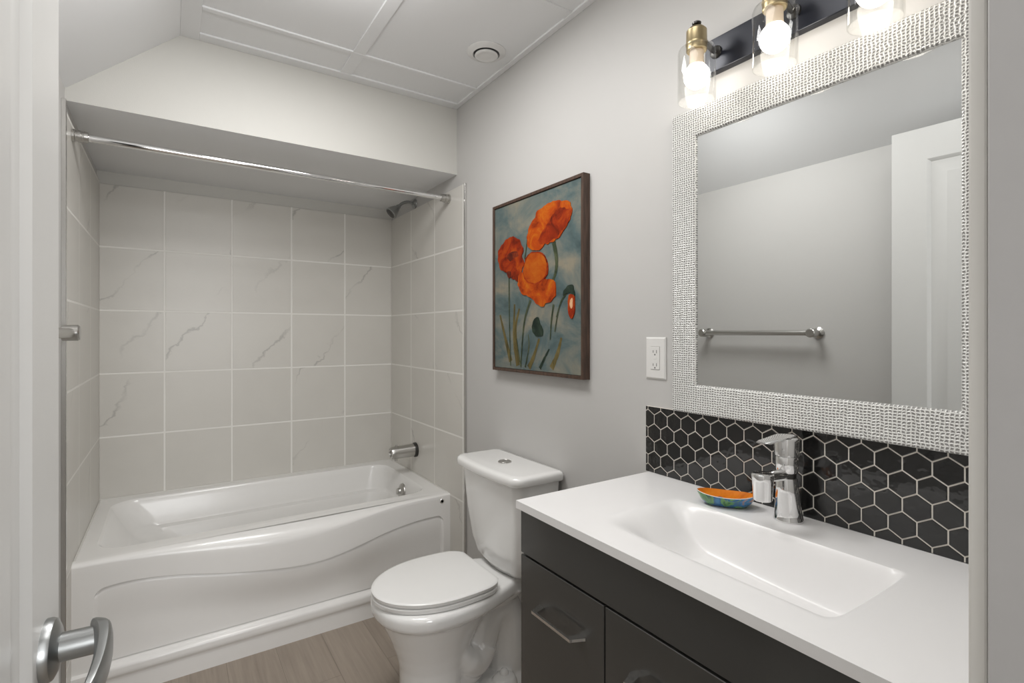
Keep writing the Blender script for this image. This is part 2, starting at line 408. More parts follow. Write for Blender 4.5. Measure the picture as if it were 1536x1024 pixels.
for sg in (1,):
    # blade sweeps toward the hinge side and droops a little
    path = [(.046, yl+.012, zl+.002), (.055, yl-.004, zl+.002), (.060, yl-.03, zl), (.062, yl-.07, zl-.003), (.060, yl-.105, zl-.006), (.056, yl-.122, zl-.008)]
    hw = [(.006, .020), (.010, .0225), (.009, .022), (.0075, .019), (.0065, .017), (.004, .013)]
    P = spline(path, 5); loops = []
    for i, p in enumerate(P):
        t = i/(len(P)-1)*(len(hw)-1); a = min(int(t), len(hw)-2); q = t-a
        hx = hw[a][0]*(1-q)+hw[a+1][0]*q; hz = hw[a][1]*(1-q)+hw[a+1][1]*q
        loops.append([Vector((p.x + hx*math.copysign(abs(math.cos(w))**.6, math.cos(w)), p.y, p.z + hz*math.copysign(abs(math.sin(w))**.7, math.sin(w)))) for w in [2*PI*k/20 for k in range(20)]])
    rings(bm, loops)
obj('door_handle', bm, M['nickel_dark'], door, smooth=35)
bm = B(); cyl(bm, (-T-.0, yl, zl), (-T-.012, yl, zl), .036, 28, .003); cyl(bm, (-T-.011, yl, zl), (-T-.05, yl, zl), .014)
tube(bm, [(-T-.05, yl+.01, zl), (-T-.053, yl-.04, zl), (-T-.05, yl-.12, zl-.006)], [.012, .011, .008])
obj('door_handle', bm, M['nickel_dark'], door, smooth=35)

# ------------------------------------------------------------------ towel bar on the left wall (seen in the mirror)
tb = thing('towel_bar', 'brushed metal towel bar fixed along the left wall, reflected in the mirror', 'towel bar', (LX, 1.555, 1.30))
bm = B(); cyl(bm, (.066, -.29, 0), (.066, .29, 0), .0130, 20); obj('bar', bm, M['brushed'], tb, smooth=40)
for s in (-1, 1):
    bm = B(); lathe(bm, (.0005, s*.30, 0), (1, 0, 0), [(0, .026), (.006, .028), (.010, .022), (.014, .015), (.046, .015), (.048, .022), (.082, .022), (.086, .018)], 28)
    obj('post', bm, M['brushed'], tb, smooth=35)

# ------------------------------------------------------------------ bathtub
tub = thing('bathtub', 'white alcove bathtub with a bowed rim and wavy apron panel', 'bathtub', (0, 2.32, 0))
TF, RZ = 2.318, .497
S_TAB = [(-.287, .385), (-.231, .390), (-.205, .400), (-.172, .404), (-.085, .402), (.028, .388), (.11, .371), (.194, .354), (.27, .343), (.33, .335), (.403, .326), (.46, .321), (.51, .320), (.593, .326), (.681, .341),
         (.772, .362), (.867, .381), (.967, .394), (1.05, .398), (1.165, .396)]
H_TAB = [(-.287, .482), (-.19, .481), (-.014, .467), (.1, .452), (.206, .438), (.327, .428), (.456, .428), (.537, .435), (.651, .451), (.772, .472), (.9, .487), (1.05, .490), (1.165, .490)]
I_TAB = [(-.287, 2.338), (-.1, 2.343), (.2, 2.356), (.335, 2.372), (.555, 2.390), (.8, 2.390), (.93, 2.380), (1.05, 2.356), (1.165, 2.340)]
PX0, PX1 = -.228, 1.128
def bow(x): return .026*ss(-.15, .42, x)*(1-ss(.5, 1.05, x))
def tub_S(x):
    z = smooth_tab(S_TAB, x, .05); r = .035
    for e, d in ((PX0, x-PX0), (PX1, PX1-x)):
        if 0 <= d < r: z -= r - math.sqrt(max(0, r*r-(r-d)**2))
    return z
def front_y(x, z, S):
    d = S - z
    base = TF - bow(x)*ss(-.17, .012, -d)
    m = ss(0, .010, x-PX0)*ss(0, .010, PX1-x)
    # recessed panel under the S curve: a crisp crease, a light rolled lip, then a field that leans back
    if d <= 0: rec = 0
    else: rec = .0105*ss(0, .0035, d) - .0045*ss(.004, .015, d) + .010*ss(.02, .16, d)
    rec *= m
    y = base + rec
    if z < .125:
        lip = TF + (.022*m)*ss(.112, .124, z) - .014*ss(.124, .104, z) + .008*ss(.082, .066, z)
        y = lip if m > 0 or z < .11 else y
    return y
xs = [TL + (TX-TL)*i/242 for i in range(243)]
for e in (PX0, PX1): xs += [e + d for d in (-.003, 0, .002, .004, .007, .010, .013)]
xs = sorted(set(round(x, 5) for x in xs))
cols = []
for x in xs:
    S, Hh, yi = tub_S(x), smooth_tab(H_TAB, x, .05), smooth_tab(I_TAB, x, .05)
    z = [0, .02, .04, .058, .066, .071, .076, .082, .09, .1, .107, .113, .118, .1215, .124, .1265, .131]
    z += [.131 + (S-.06-.131)*k/10 for k in range(1, 11)] + [S-.045, S-.03, S-.02, S-.014, S-.010, S-.007, S-.0045, S-.003, S-.0015, S+.0005, S+.003, S+.008, S+.02]
    z += [S+.02 + (Hh-S-.02)*k/5 for k in range(1, 6)]
    c = [Vector((x, front_y(x, q, S), q)) for q in z]
    y0 = c[-1].y
    for k in range(1, 10):                                   # rolled shoulder up to the flat rim
        a = PI/2*k/9; c.append(Vector((x, y0 + (yi-y0)*(1-math.cos(a)), Hh + (RZ-Hh)*math.sin(a))))
    c += [Vector((x, yi+.003, RZ+.0002)), Vector((x, min(yi+.02, 2.409), RZ+.0002))]
    cols.append(c)
bm = B(); rings(bm, cols, close=False)
# rim and basin
def bloop(x0, x1, y0, y1, r, z): return rrect(x0, x1, y0, y1, r, z, 10)
outer = bloop(TL, TX, 2.342, TY, .004, RZ)
op = dict(x0=-.235, x1=1.095, y0=2.415, y1=3.085)
basin = [outer, bloop(op['x0']-.004, op['x1']+.004, op['y0']-.0045, op['y1']+.004, .104, RZ), bloop(op['x0']-.0015, op['x1']+.0015, op['y0']-.0015, op['y1']+.0015, .1015, RZ-.0002)]
for dz, l, r, f, b, rad in ((0, 0, 0, 0, 0, .10), (.004, .006, .004, .004, .004, .10), (.012, .012, .007, .007, .008, .10), (.03, .022, .010, .010, .014, .10), (.12, .075, .022, .018, .026, .11),
                       (.135, .090, .026, .022, .034, .11), (.142, .105, .030, .034, .065, .11), (.16, .130, .034, .040, .073, .11), (.30, .26, .075, .07, .10, .12), (.345, .31, .10, .09, .12, .12), (.368, .36, .14, .13, .16, .10), (.373, .42, .2, .2, .22, .08)):
    basin.append(bloop(op['x0']+l, op['x1']-r, op['y0']+f, op['y1']-b, rad, RZ-dz))
rings(bm, basin, True, False, True)
quad(bm, (TL, 2.338, 0), (TL, TY, 0), (TL, TY, RZ), (TL, 2.338, RZ)); quad(bm, (TX, 2.338, 0), (TX, TY, 0), (TX, TY, RZ), (TX, 2.338, RZ))
o = obj('tub_shell', bm, M['acrylic'], None, smooth=40); o.parent = tub; o.matrix_parent_inverse = Matrix.Translation((0, -2.32, 0))
def under(o, p):
    o.parent = p; o.matrix_parent_inverse = (Matrix.Translation(p.location) @ Matrix.Rotation(p.rotation_euler.z, 4, 'Z')).inverted(); return o
bm = B(); d = Vector((-1, 0, .16)); c0 = Vector((1.078, 2.735, .415))
lathe(bm, c0, d, [(0, .044), (.004, .044), (.010, .041), (.016, .030), (.018, .022), (.024, .018), (.032, .017), (.034, .013)], 32)
box(bm, 1.058, 1.070, 2.694, 2.700, .372, .41, .002)
under(obj('overflow_plate', bm, M['brushed'], smooth=35), tub)
bm = B(); lathe(bm, (1.120, TF+.003, .466), (0, -1, 0), [(0, .012), (.004, .012), (.006, .010), (.006, .007), (.003, .0065)], 24)
under(obj('apron_button', bm, M['chrome'], smooth=35), tub)
bm = B(); lathe(bm, (.80, 2.74, RZ-.3735), (0, 0, 1), [(0, .034), (.003, .034), (.006, .026), (.006, .02), (.012, .018)], 28)
under(obj('drain', bm, M['chrome'], smooth=35), tub)
# caulk bead along the tile
bm = B(); tube(bm, [(TL, TY-.003, RZ+.001), (TX, TY-.003, RZ+.001)], .004, 8); tube(bm, [(TX-.003, TY-.003, RZ+.001), (TX-.003, 2.35, RZ+.001)], .0035, 8); tube(bm, [(TL+.003, TY-.003, RZ+.001), (TL+.003, 2.35, RZ+.001)], .0035, 8)
under(obj('caulk_bead', bm, M['white_trim'], smooth=60), tub)

# tub spout, shower head, curtain rod
sp = thing('tub_spout', 'chrome tub spout on the tiled wall above the bathtub', 'tub spout', (TX, 2.75, .635))
bm = B(); lathe(bm, (-.001, 0, 0), (-1, 0, 0), [(0, .041), (.010, .041), (.014, .037), (.018, .036)], 32); obj('flange', bm, M['darkmetal'], sp, smooth=35)
bm = B(); lathe(bm, (-.015, 0, 0), (-1, 0, -.02), [(0, .036), (.01, .036), (.10, .035), (.125, .034), (.135, .030), (.137, .022), (.125, .020)], 32, True, True)
box(bm, -.132, -.112, -.012, .012, -.047, -.02, .004); cyl(bm, (-.118, 0, .03), (-.118, 0, .042), .006, 14, .002)
obj('spout_body', bm, M['brushed'], sp, smooth=35)

sh = thing('shower_fixture', 'small chrome shower head on a bent arm above the tub', 'shower head', (WX, 2.79, 2.045))
bm = B(); lathe(bm, (-.0005, 0, 0), (-1, 0, 0), [(0, .030), (.004, .029), (.012, .018), (.016, .011)], 28); obj('flange', bm, M['nickel_dark'], sh, smooth=35)
bm = B(); tube(bm, spline([(-.005, 0, 0), (-.04, 0, .006), (-.075, 0, -.006), (-.098, 0, -.028)], 6), .0085, 14); obj('shower_arm', bm, M['nickel_dark'], sh, smooth=60)
bm = B(); d = Vector((-.72, 0, -.69)); lathe(bm, (-.094, 0, -.024), d, [(0, .011), (.008, .014), (.018, .014), (.022, .018), (.050, .030), (.062, .034), (.070, .034), (.072, .031)], 28); obj('spray_head', bm, M['nickel_dark'], sh, smooth=35)
bm = B(); lathe(bm, Vector((-.094, 0, -.024)) + d.normalized()*.070, d, [(0, .030), (.004, .029), (.004, .02), (.006, .012)], 24); obj('nozzle_face', bm, M['darkmetal'], sh, smooth=35)

rod = thing('shower_curtain_rod', 'chrome shower curtain rod spanning the tub alcove below the soffit', 'curtain rod', (TL, 2.33, 1.985))
Lr = TX-TL; dz = -.012
bm = B(); cyl(bm, (.02, 0, 0), (Lr*.52, 0, dz*.52), .0135, 20); cyl(bm, (Lr*.50, 0, dz*.5), (Lr-.02, 0, dz), .0118, 20); obj('rod', bm, M['chrome'], rod, smooth=40)
for s in (0, 1):
    bm = B(); o_ = (Lr if s else 0, 0, dz*s); ax = (-1, 0, 0) if s else (1, 0, 0)
    lathe(bm, o_, ax, [(.0005, .022), (.008, .022), (.010, .0185), (.016, .0185), (.017, .021), (.026, .021), (.027, .018), (.033, .018), (.034, .0195), (.045, .0185), (.047, .014)], 28)
    obj('end_cap', bm, M['brushed'], rod, smooth=30)

# ------------------------------------------------------------------ toilet
YC = 1.645
toi = thing('toilet', 'white two piece toilet with closed lid between bathtub and vanity', 'toilet', (WX, YC, 0), PI)   # local +x points into the room
def egg(uc, af, ab, b, z, taper=1.0, n=48, sq=1.0):
    pts = []
    for i in range(n):
        a = 2*PI*i/n; c, s = math.cos(a), math.sin(a)
        u = uc + (af if c > 0 else ab)*math.copysign(abs(c)**sq, c)
        w = b*math.copysign(abs(s)**(1.0 if c > 0 else sq), s)
        if c < 0: w *= 1-(1-taper)*ss(0, 1, min(1, (uc-u)/max(ab, .001)))
        pts.append(Vector((u, w, z)))
    return pts
bm = B()
# rim, bowl and pedestal
L = [egg(.40, .205, .355, .170, .4155, .66, sq=.72), egg(.40, .219, .365, .183, .411, .66, sq=.72), egg(.40, .225, .368, .188, .400, .66, sq=.72), egg(.40, .224, .368, .187, .372, .66, sq=.72), egg(.40, .214, .36, .178, .360, .64, sq=.72),
     egg(.405, .192, .22, .158, .345, .8), egg(.405, .176, .19, .145, .31, .85), egg(.405, .156, .16, .128, .265, .9), egg(.405, .138, .13, .112, .215, .95), egg(.405, .127, .10, .104, .17), egg(.405, .126, .085, .104, .11),
     egg(.405, .132, .08, .108, .05), egg(.405, .142, .08, .114, .0)]
rings(bm, L)
# underside of the deck tapering down to the trapway
L = [egg(.16, .12, .125, .118, .37, sq=.7), egg(.16, .11, .11, .098, .345, sq=.8), egg(.17, .09, .09, .07, .31), egg(.18, .07, .07, .05, .27)]
rings(bm, L)
tube(bm, spline([(.40, 0, .15), (.335, 0, .10), (.275, 0, .115), (.235, 0, .185), (.205, 0, .265), (.165, 0, .295), (.125, 0, .255), (.115, 0, .17), (.118, 0, .08), (.118, 0, .0)], 5), [.07]*3+[.072]*43, 20)
for w in (-1, 1):                                            # the trapway bulges on both flanks
    tube(bm, spline([(.365, w*.055, .22), (.31, w*.052, .155), (.265, w*.040, .13), (.225, w*.035, .18)], 5), [.045]*5+[.05]*11, 16)
L = [egg(.235, .17, .19, .115, .0, sq=.75), egg(.235, .17, .19, .115, .022, sq=.75), egg(.235, .165, .18, .104, .036, sq=.75), egg(.235, .155, .16, .08, .05, sq=.8)]
rings(bm, L)
for w in (-1, 1):
    rings(bm, [egg(.19, .06, .06, .05, z, sq=.8) if False else [Vector((.175+r*math.cos(2*PI*i/20), w*(.085)+r*.85*math.sin(2*PI*i/20), z)) for i in range(20)] for r, z in ((.050, .0), (.050, .04), (.042, .065), (.02, .075))])
o = obj('bowl', bm, M['ceramic'], toi, smooth=180)
md = o.modifiers.new('remesh', 'REMESH'); md.mode = 'VOXEL'; md.voxel_size = .0055; md.use_smooth_shade = True
md = o.modifiers.new('smooth', 'SMOOTH'); md.factor = .5; md.iterations = 7
for w in (-1, 1):
    bm = B(); lathe(bm, (.175, w*.085, .068), (0, 0, 1), [(0, .016), (.012, .016), (.020, .012), (.024, .004)], 20); obj('bolt_cap', bm, M['ceramic'], toi, smooth=60)
def lidloop(z, inset):
    pts = []; n = 40; uc = .395; af, b = .232-inset, .176-inset; back = .226+inset; hb = .128-inset
    for i in range(n+1):                                      # front half
        a = -PI/2 + PI*i/n; pts.append(Vector((uc+af*math.cos(a), b*math.sin(a), z)))
    m = 14
    for i in range(1, m+1):
        t = i/m; u = uc+(back-uc)*t; pts.append(Vector((u, b-.012*t**2+(hb-b+.012)*t**7, z)))
    for i in range(m+1):
        t = 1-i/m; u = uc+(back-uc)*t
        if t > 0: pts.append(Vector((u, -(b-.012*t**2+(hb-b+.012)*t**7), z)))
    return pts
bm = B(); rings(bm, [lidloop(.4165, .004), lidloop(.419, .001), lidloop(.430, .001), lidloop(.4325, .005)]); obj('seat', bm, M['seat'], toi, smooth=50)
bm = B(); rings(bm, [lidloop(.4345, .006), lidloop(.437, .0015), lidloop(.447, .0), lidloop(.450, .003), lidloop(.4515, .012)]); obj('seat_lid', bm, M['seat'], toi, smooth=50)
for w in (-1, 1):
    bm = B(); box(bm, .208, .236, w*.075-.014, w*.075+.014, .412, .432, .004); obj('hinge', bm, M['seat'], toi, smooth=50)
def tankloop(z, u0, u1, hw, rf, n=12):
    """flat back, bowed front with big round front corners"""
    pts = [Vector((u0, -hw+.012, z)), Vector((u0, hw-.012, z)), Vector((u0+.012, hw, z))]
    for i in range(n+1):
        a = PI/2 - PI/2*i/n; pts.append(Vector((u1-rf-.012+rf*math.cos(a), hw-rf+rf*math.sin(a), z)))
    for i in range(1, 8):
        w = (hw-rf)*(1-2*i/8); pts.append(Vector((u1-.012*(w/(hw-rf))**2, w, z)))
    for i in range(n+1):
        a = -PI/2*i/n; pts.append(Vector((u1-rf-.012+rf*math.cos(a), -hw+rf+rf*math.sin(a), z)))
    pts.append(Vector((u0+.012, -hw, z))); return pts
bm = B(); rings(bm, [tankloop(.418, .045, .150, .135, .05), tankloop(.422, .035, .165, .150, .06), tankloop(.445, .024, .180, .166, .06), tankloop(.50, .016, .192, .180, .055), tankloop(.62, .013, .205, .196, .05), tankloop(.775, .012, .214, .209, .048)])
obj('tank', bm, M['ceramic'], toi, smooth=50)
bm = B(); rings(bm, [tankloop(.774, .012, .222, .214, .05), tankloop(.776, .008, .232, .222, .05), tankloop(.780, .006, .235, .225, .05), tankloop(.797, .006, .236, .226, .05), tankloop(.805, .009, .233, .223, .05), tankloop(.809, .016, .226, .216, .046), tankloop(.810, .03, .21, .2, .04)])
lid = obj('tank_lid', bm, M['ceramic'], toi, smooth=50)
bm = B(); lathe(bm, (.118, 0, .8095), (0, 0, 1), [(0, .0255), (.003, .0255), (.005, .023), (.005, .021), (.004, .020)], 32)
for i in range(1): box(bm, .099, .137, -.0008, .0008, .813, .8143)
obj('flush_button', bm, M['brushed'], toi, smooth=35)

# ------------------------------------------------------------------ vanity: cabinet, top, tap, dish
VY0, VY1, VF = .136, 1.030, .708
cab = thing('vanity_cabinet', 'charcoal glossy vanity cabinet with slab doors and metal pulls', 'cabinet', (WX, (VY0+VY1)/2, 0))
bm = B()
box(bm, VF+.022, WX-.001, VY1-.018, VY1, .0, .873, .001, 1); box(bm, VF+.022, WX-.001, VY0, VY0+.018, .0, .873, .001, 1)
box(bm, VF+.022, WX-.001, VY0+.018, VY1-.018, .10, .118); box(bm, VF+.07, VF+.085, VY0+.018, VY1-.018, 0, .10)
box(bm, WX-.007, WX-.001, VY0+.018, VY1-.018, .118, .60)
under(obj('carcass', bm, M['cab']), cab)
bm = B(); box(bm, VF, VF+.020, VY0+.001, VY1-.0005, .7690, .8735, .0012, 1); under(obj('top_rail', bm, M['cab']), cab)
bm = B(); box(bm, VF+.0205, VF+.024, VY0+.018, VY1-.018, .115, .80); under(obj('gap_shade_sheet', bm, M['gap_shade']), cab)  # black sheet behind the doors, stands in for shade in their gaps
DY = [(VY1-.001, .7425), (.7385, .4665), (.4625, VY0+.001)]
for (y1, y0) in DY:
    bm = B(); box(bm, VF, VF+.019, y0, y1, .105, .7640, .0012, 1); dr = under(obj('cabinet_door', bm, M['cab']), cab)
    yc = (y0+y1)/2 - .010; zc = .671
    bm = B(); x = VF-.0002
    out = [(0, .080), (-.004, .078), (-.026, .0685), (-.031, .067), (-.031, -.067), (-.026, -.0685), (-.004, -.078), (0, -.080)]
    inn = [(0, .060), (-.003, .059), (-.022, .055), (-.0255, .054), (-.0255, -.054), (-.022, -.055), (-.003, -.059), (0, -.060)]
    vo = [[bm.verts.new((x+a, yc+b, zc+z)) for a, b in out] for z in (-.003, .003)]; vi = [[bm.verts.new((x+a, yc+b, zc+z)) for a, b in inn] for z in (-.003, .003)]
    n = len(out)
    for i in range(n-1):
        bm.faces.new((vo[0][i], vo[0][i+1], vo[1][i+1], vo[1][i])); bm.faces.new((vi[0][i], vi[0][i+1], vi[1][i+1], vi[1][i]))
        for j in (0, 1): bm.faces.new((vo[j][i], vo[j][i+1], vi[j][i+1], vi[j][i]))
    for i in (0, n-1): bm.faces.new((vo[0][i], vo[1][i], vi[1][i], vi[0][i]))
    h = obj('handle', bm, M['satin']); h.parent = dr; h.matrix_parent_inverse = Matrix.Identity(4)
# the integrated top
CT, CB = .894, .8755
top = thing('countertop', 'white moulded vanity countertop with a rectangular sunken basin', 'countertop', (WX, (VY0+VY1)/2, CT))
X0, X1, Y0, Y1 = .698, 1.168, .131, 1.036
BX0, BX1, BY0, BY1, BD = .772, 1.038, .352, .835, .098
def topz(x, y):
    e = ss(0, .055, BX1-x)**.8*ss(0, .11, x-BX0)*ss(0, .030, y-BY0)*ss(0, .13, BY1-y)**.8
    return CT - BD*e*(.82+.18*ss(BY1, BY0+.1, y))
nx, ny = 104, 190
bm = B(); G = [[bm.verts.new((X0+(X1-X0)*i/nx, Y0+(Y1-Y0)*j/ny, topz(X0+(X1-X0)*i/nx, Y0+(Y1-Y0)*j/ny))) for j in range(ny+1)] for i in range(nx+1)]
for i in range(nx):
    for j in range(ny): bm.faces.new((G[i][j], G[i+1][j], G[i+1][j+1], G[i][j+1]))
edge = [G[i][0] for i in range(nx+1)] + [G[nx][j] for j in range(1, ny+1)] + [G[i][ny] for i in range(nx-1, -1, -1)] + [G[0][j] for j in range(ny-1, 0, -1)]
low = [bm.verts.new((v.co.x, v.co.y, CB)) for v in edge]; cx, cy = (X0+X1)/2, (Y0+Y1)/2
low2 = [bm.verts.new((v.co.x+(.02 if v.co.x < cx else -.0)*1, v.co.y+(.02 if v.co.y < cy else -.02), CB)) for v in edge]
n = len(edge)
for i in range(n):
    bm.faces.new((edge[i], edge[(i+1) % n], low[(i+1) % n], low[i])); bm.faces.new((low[i], low[(i+1) % n], low2[(i+1) % n], low2[i]))
under(obj('top_slab', bm, M['counter'], smooth=40), top)
bm = B(); lathe(bm, (.91, .60, CT-.0985), (0, 0, 1), [(0, .031), (.002, .031), (.004, .027), (.004, .022), (.002, .02)], 32); under(obj('drain', bm, M['chrome'], smooth=35), top)

tap = thing('faucet', 'chrome single lever tap standing on the vanity top behind the basin', 'faucet', (1.117, .60, CT+.0003))
def disc(cx, cz, r, rz=None, n=32): return [Vector((cx+r*math.cos(2*PI*i/n), r*math.sin(2*PI*i/n), cz)) for i in range(n)]
bm = B(); rings(bm, [disc(.002, 0, .030), disc(.002, .004, .030), disc(.002, .007, .0285), disc(0, .02, .0268), disc(-.004, .06, .0235), disc(-.007, .092, .0215), disc(-.008, .094, .0195)])
obj('tap_body', bm, M['chrome'], tap, smooth=40)
bm = B(); rings(bm, [disc(-.006, .092, .019), disc(-.005, .106, .019)]); obj('tap_collar', bm, M['darkmetal'], tap, smooth=40)
bm = B()
rings(bm, [disc(-.006, .105, .0205), disc(-.006, .107, .0222), disc(-.006, .138, .0228), disc(-.006, .140, .0215)])
tube(bm, [(-.006, 0, .1), (-.03, 0, .1015), (-.06, 0, .104), (-.085, 0, .105)], [.014, .0125, .0115, .011], 20)
rings(bm, [[v + Vector((-.098, 0, 0)) for v in disc(0, z, r)] for z, r in ((.060, .0165), (.062, .0185), (.100, .0205), (.112, .0225), (.115, .0215), (.116, .018))])
obj('spout', bm, M['chrome'], tap, smooth=40)
bm = B()
rings(bm, [disc(-.006, .1405, .0225), disc(-.006, .142, .0245), disc(-.006, .175, .0258), disc(-.006, .179, .0245), disc(-.006, .181, .02)])
sec = []
for (x, z, hw, ht) in ((.018, .180, .012, .004), (0, .183, .017, .005), (-.03, .184, .016, .0045), (-.06, .181, .0165, .004), (-.09, .179, .0165, .0035), (-.104, .179, .011, .002)):
    sec.append([Vector((x, hw*math.copysign(abs(math.cos(a))**.7, math.cos(a)), z + ht*math.sin(a))) for a in [2*PI*i/20 for i in range(20)]])
rings(bm, sec)
obj('lever_handle', bm, M['chrome'], tap, smooth=40)

dish = thing('soap_dish', 'boat shaped glass soap dish, orange inside and blue green outside', 'soap dish', (1.086, .730, CT+.0003), math.atan2(-.103, .067))
def boat(z, l, w, lift=0, n=40):
    pts = []
    for i in range(n):
        a = 2*PI*i/n; c, s = math.cos(a), math.sin(a); u = math.copysign(abs(c)**.85, c)
        pts.append(Vector((l*u, w*math.copysign(abs(s)**1.15, s), z + lift*u*u)))
    return pts
bm = B()
L = rings(bm, [boat(0, .040, .014), boat(.002, .046, .018), boat(.012, .056, .028, .001), boat(.024, .0635, .0345, .004), boat(.027, .0645, .0355, .0045)], True, True, False, 0)
bm.verts.ensure_lookup_table()
def ringadd(prev, pts, mi):
    nv = [bm.verts.new(p) for p in pts]; n = len(nv)
    for i in range(n): bm.faces.new((prev[i], prev[(i+1) % n], nv[(i+1) % n], nv[i])).material_index = mi
    return nv
a = ringadd(L[-1], boat(.0278, .0630, .0338, .0045), 2); a = ringadd(a, boat(.026, .060, .032, .004), 1); a = ringadd(a, boat(.019, .05, .026, .002), 1); a = ringadd(a, boat(.016, .025, .013, 0), 1)
bm.faces.new(a).material_index = 1
lathe(bm, (-.012, .004, .0158), (0, 0, 1), [(0, .0055), (.0015, .005), (.002, .002)], 16, mi=3)
quad(bm, (.047, -.006, .0215), (.058, -.001, .0262), (.050, .012, .0225), (.042, .006, .0195), mi=2)
obj('dish_shell', bm, [M['d_blue'], M['d_orange'], M['d_white'], M['d_eye']], dish, smooth=50)

# ------------------------------------------------------------------ hexagon backsplash
spl = thing('tile_backsplash', 'black glossy hexagon tile backsplash with light grout behind the tap', 'backsplash', (WX, .59, CT))
SY0, SY1, SZ0, SZ1 = .136, 1.046, CT+.0008, 1.085
bm = B(); box(bm, WX-.0062, WX-.0003, SY0, SY1, SZ0, SZ1); under(obj('grout', bm, M['grout']), spl)
bm = B(); PW, RH = .0467, .0395; e2, hh2 = .0255/2, .0140
r_i = -4
for row in range(-5, 3):
    zc = 1.0495 + .0395*row
    y00 = .9927 if row % 2 == 0 else .9927+PW/2
    for kx in range(-3, 20):
        yc = y00 - PW*kx
        if yc < SY0-.04 or yc > SY1+.04: continue
        def hexl(s, x): return [Vector((x, yc+a*s, zc+b*s)) for a, b in ((PW/2, e2), (0, e2+hh2), (-PW/2, e2), (-PW/2, -e2), (0, -e2-hh2), (PW/2, -e2))]
        g = .945
        tl = [random.uniform(-.0002, .0002) for _ in range(2)]
        def tilt(l): return [v + Vector((tl[0]*(v.y-yc)/.02 + tl[1]*(v.z-zc)/.02, 0, 0)) for v in l]
        rings(bm, [hexl(g, WX-.004), tilt(hexl(g, WX-.0068)), tilt(hexl(g-.02, WX-.0076)), tilt(hexl(g-.06, WX-.0080))], True, False, True)
for co, no in (((0, SY0, 0), (0, -1, 0)), ((0, SY1, 0), (0, 1, 0)), ((0, 0, SZ0), (0, 0, -1)), ((0, 0, SZ1), (0, 0, 1))):
    bmesh.ops.bisect_plane(bm, geom=bm.verts[:]+bm.edges[:]+bm.faces[:], plane_co=co, plane_no=no, clear_outer=True)
under(obj('hexagon_tiles', bm, M['hex']), spl)

# ------------------------------------------------------------------ wall mirror
mir = thing('wall_mirror', 'large wall mirror in a wide white and silver woven frame', 'mirror', (WX, .589, 1.49))
MY0, MY1, MZ0, MZ1, FW = .240, .938, 1.0865, 1.894, .076
bm = B()
prof = [(0, WX-.009), (0, 1.1535), (.002, 1.1505), (.006, 1.1495), (FW-.008, 1.1505), (FW-.003, 1.1515), (FW, 1.155), (FW, WX-.009)]
rings(bm, [[(x, MY0+o, MZ0+o), (x, MY1-o, MZ0+o), (x, MY1-o, MZ1-o), (x, MY0+o, MZ1-o)] for o, x in prof], True, False, False)
bmesh.ops.recalc_face_normals(bm, faces=bm.faces[:])
under(obj('mirror_frame', bm, M['woven']), mir)
bm = B(); box(bm, 1.1575, WX-.009, MY0+FW-.004, MY1-FW+.004, MZ0+FW-.004, MZ1-FW+.004); under(obj('mirror_glass', bm, M['mirror']), mir)
bm = B(); box(bm, WX-.009, WX-.0085, MY0+.02, MY1-.02, MZ0+.02, MZ1-.02); box(bm, WX-.0085, WX-.0002, .45, .73, 1.70, 1.76); under(obj('backing_board', bm, M['cabin']), mir)

# ------------------------------------------------------------------ three-lamp vanity light
vl = thing('vanity_light', 'three lamp wall light with clear glass shades above the mirror', 'wall light', (WX, .61, 2.0))
bm = B(); box(bm, WX-.022, WX-.0003, .385, .835, 1.965, 2.050, .002, 2); under(obj('back_plate', bm, M['plate']), vl)
SXc = 1.075
for yb in (.802, .606, .418):
    bm = B(); tube(bm, spline([(WX-.022, yb, 2.012), (1.135, yb, 2.014), (1.112, yb, 2.022), (SXc+.02, yb, 2.024)], 5), .0065, 12)
    lathe(bm, (WX-.0215, yb, 2.012), (-1, 0, 0), [(0, .016), (.005, .015), (.007, .008)], 20); under(obj('lamp_arm', bm, M['darkmetal'], smooth=50), vl)
    bm = B(); lathe(bm, (SXc, yb, 1.990), (0, 0, 1), [(0, .0225), (.002, .0245), (.013, .0245), (.015, .0255), (.020, .0255), (.022, .0245), (.050, .0240), (.056, .019), (.058, .006)], 28)
    so = under(obj('lamp_socket', bm, M['brass'], smooth=35), vl)
    bm = B(); lathe(bm, (SXc, yb, 2.047), (0, 0, 1), [(0, .004), (.008, .004), (.009, .0105), (.013, .0110), (.016, .007)], 18)
    k = obj('finial', bm, M['darkmetal'], smooth=40); k.parent = so
    R = .0445
    bm = B()
    lathe(bm, (SXc, yb, 1.868), (0, 0, 1), [(0, R-.003), (.0004, R-.0006), (.0015, R), (.120, R), (.128, R-.003), (.131, R-.010), (.1315, .0255)], 40, False, False, 0)
    lathe(bm, (SXc, yb, 1.8675), (0, 0, 1), [(0, .002), (0, R-.012), (.0005, R-.003)], 40, True, False, 1)
    under(obj('lamp_shade', bm, [M['glass'], M['glassbase']], smooth=50), vl)
    bm = B(); lathe(bm, (SXc, yb, 1.956), (0, 0, 1), [(0, .0185), (.006, .0170), (.034, .0165)], 24, True, True, 1); sphere(bm, (SXc, yb, 1.930), .0305, 28, 1.0, 0)
    under(obj('light_bulb', bm, [M['bulb'], M['neck']], smooth=50), vl)

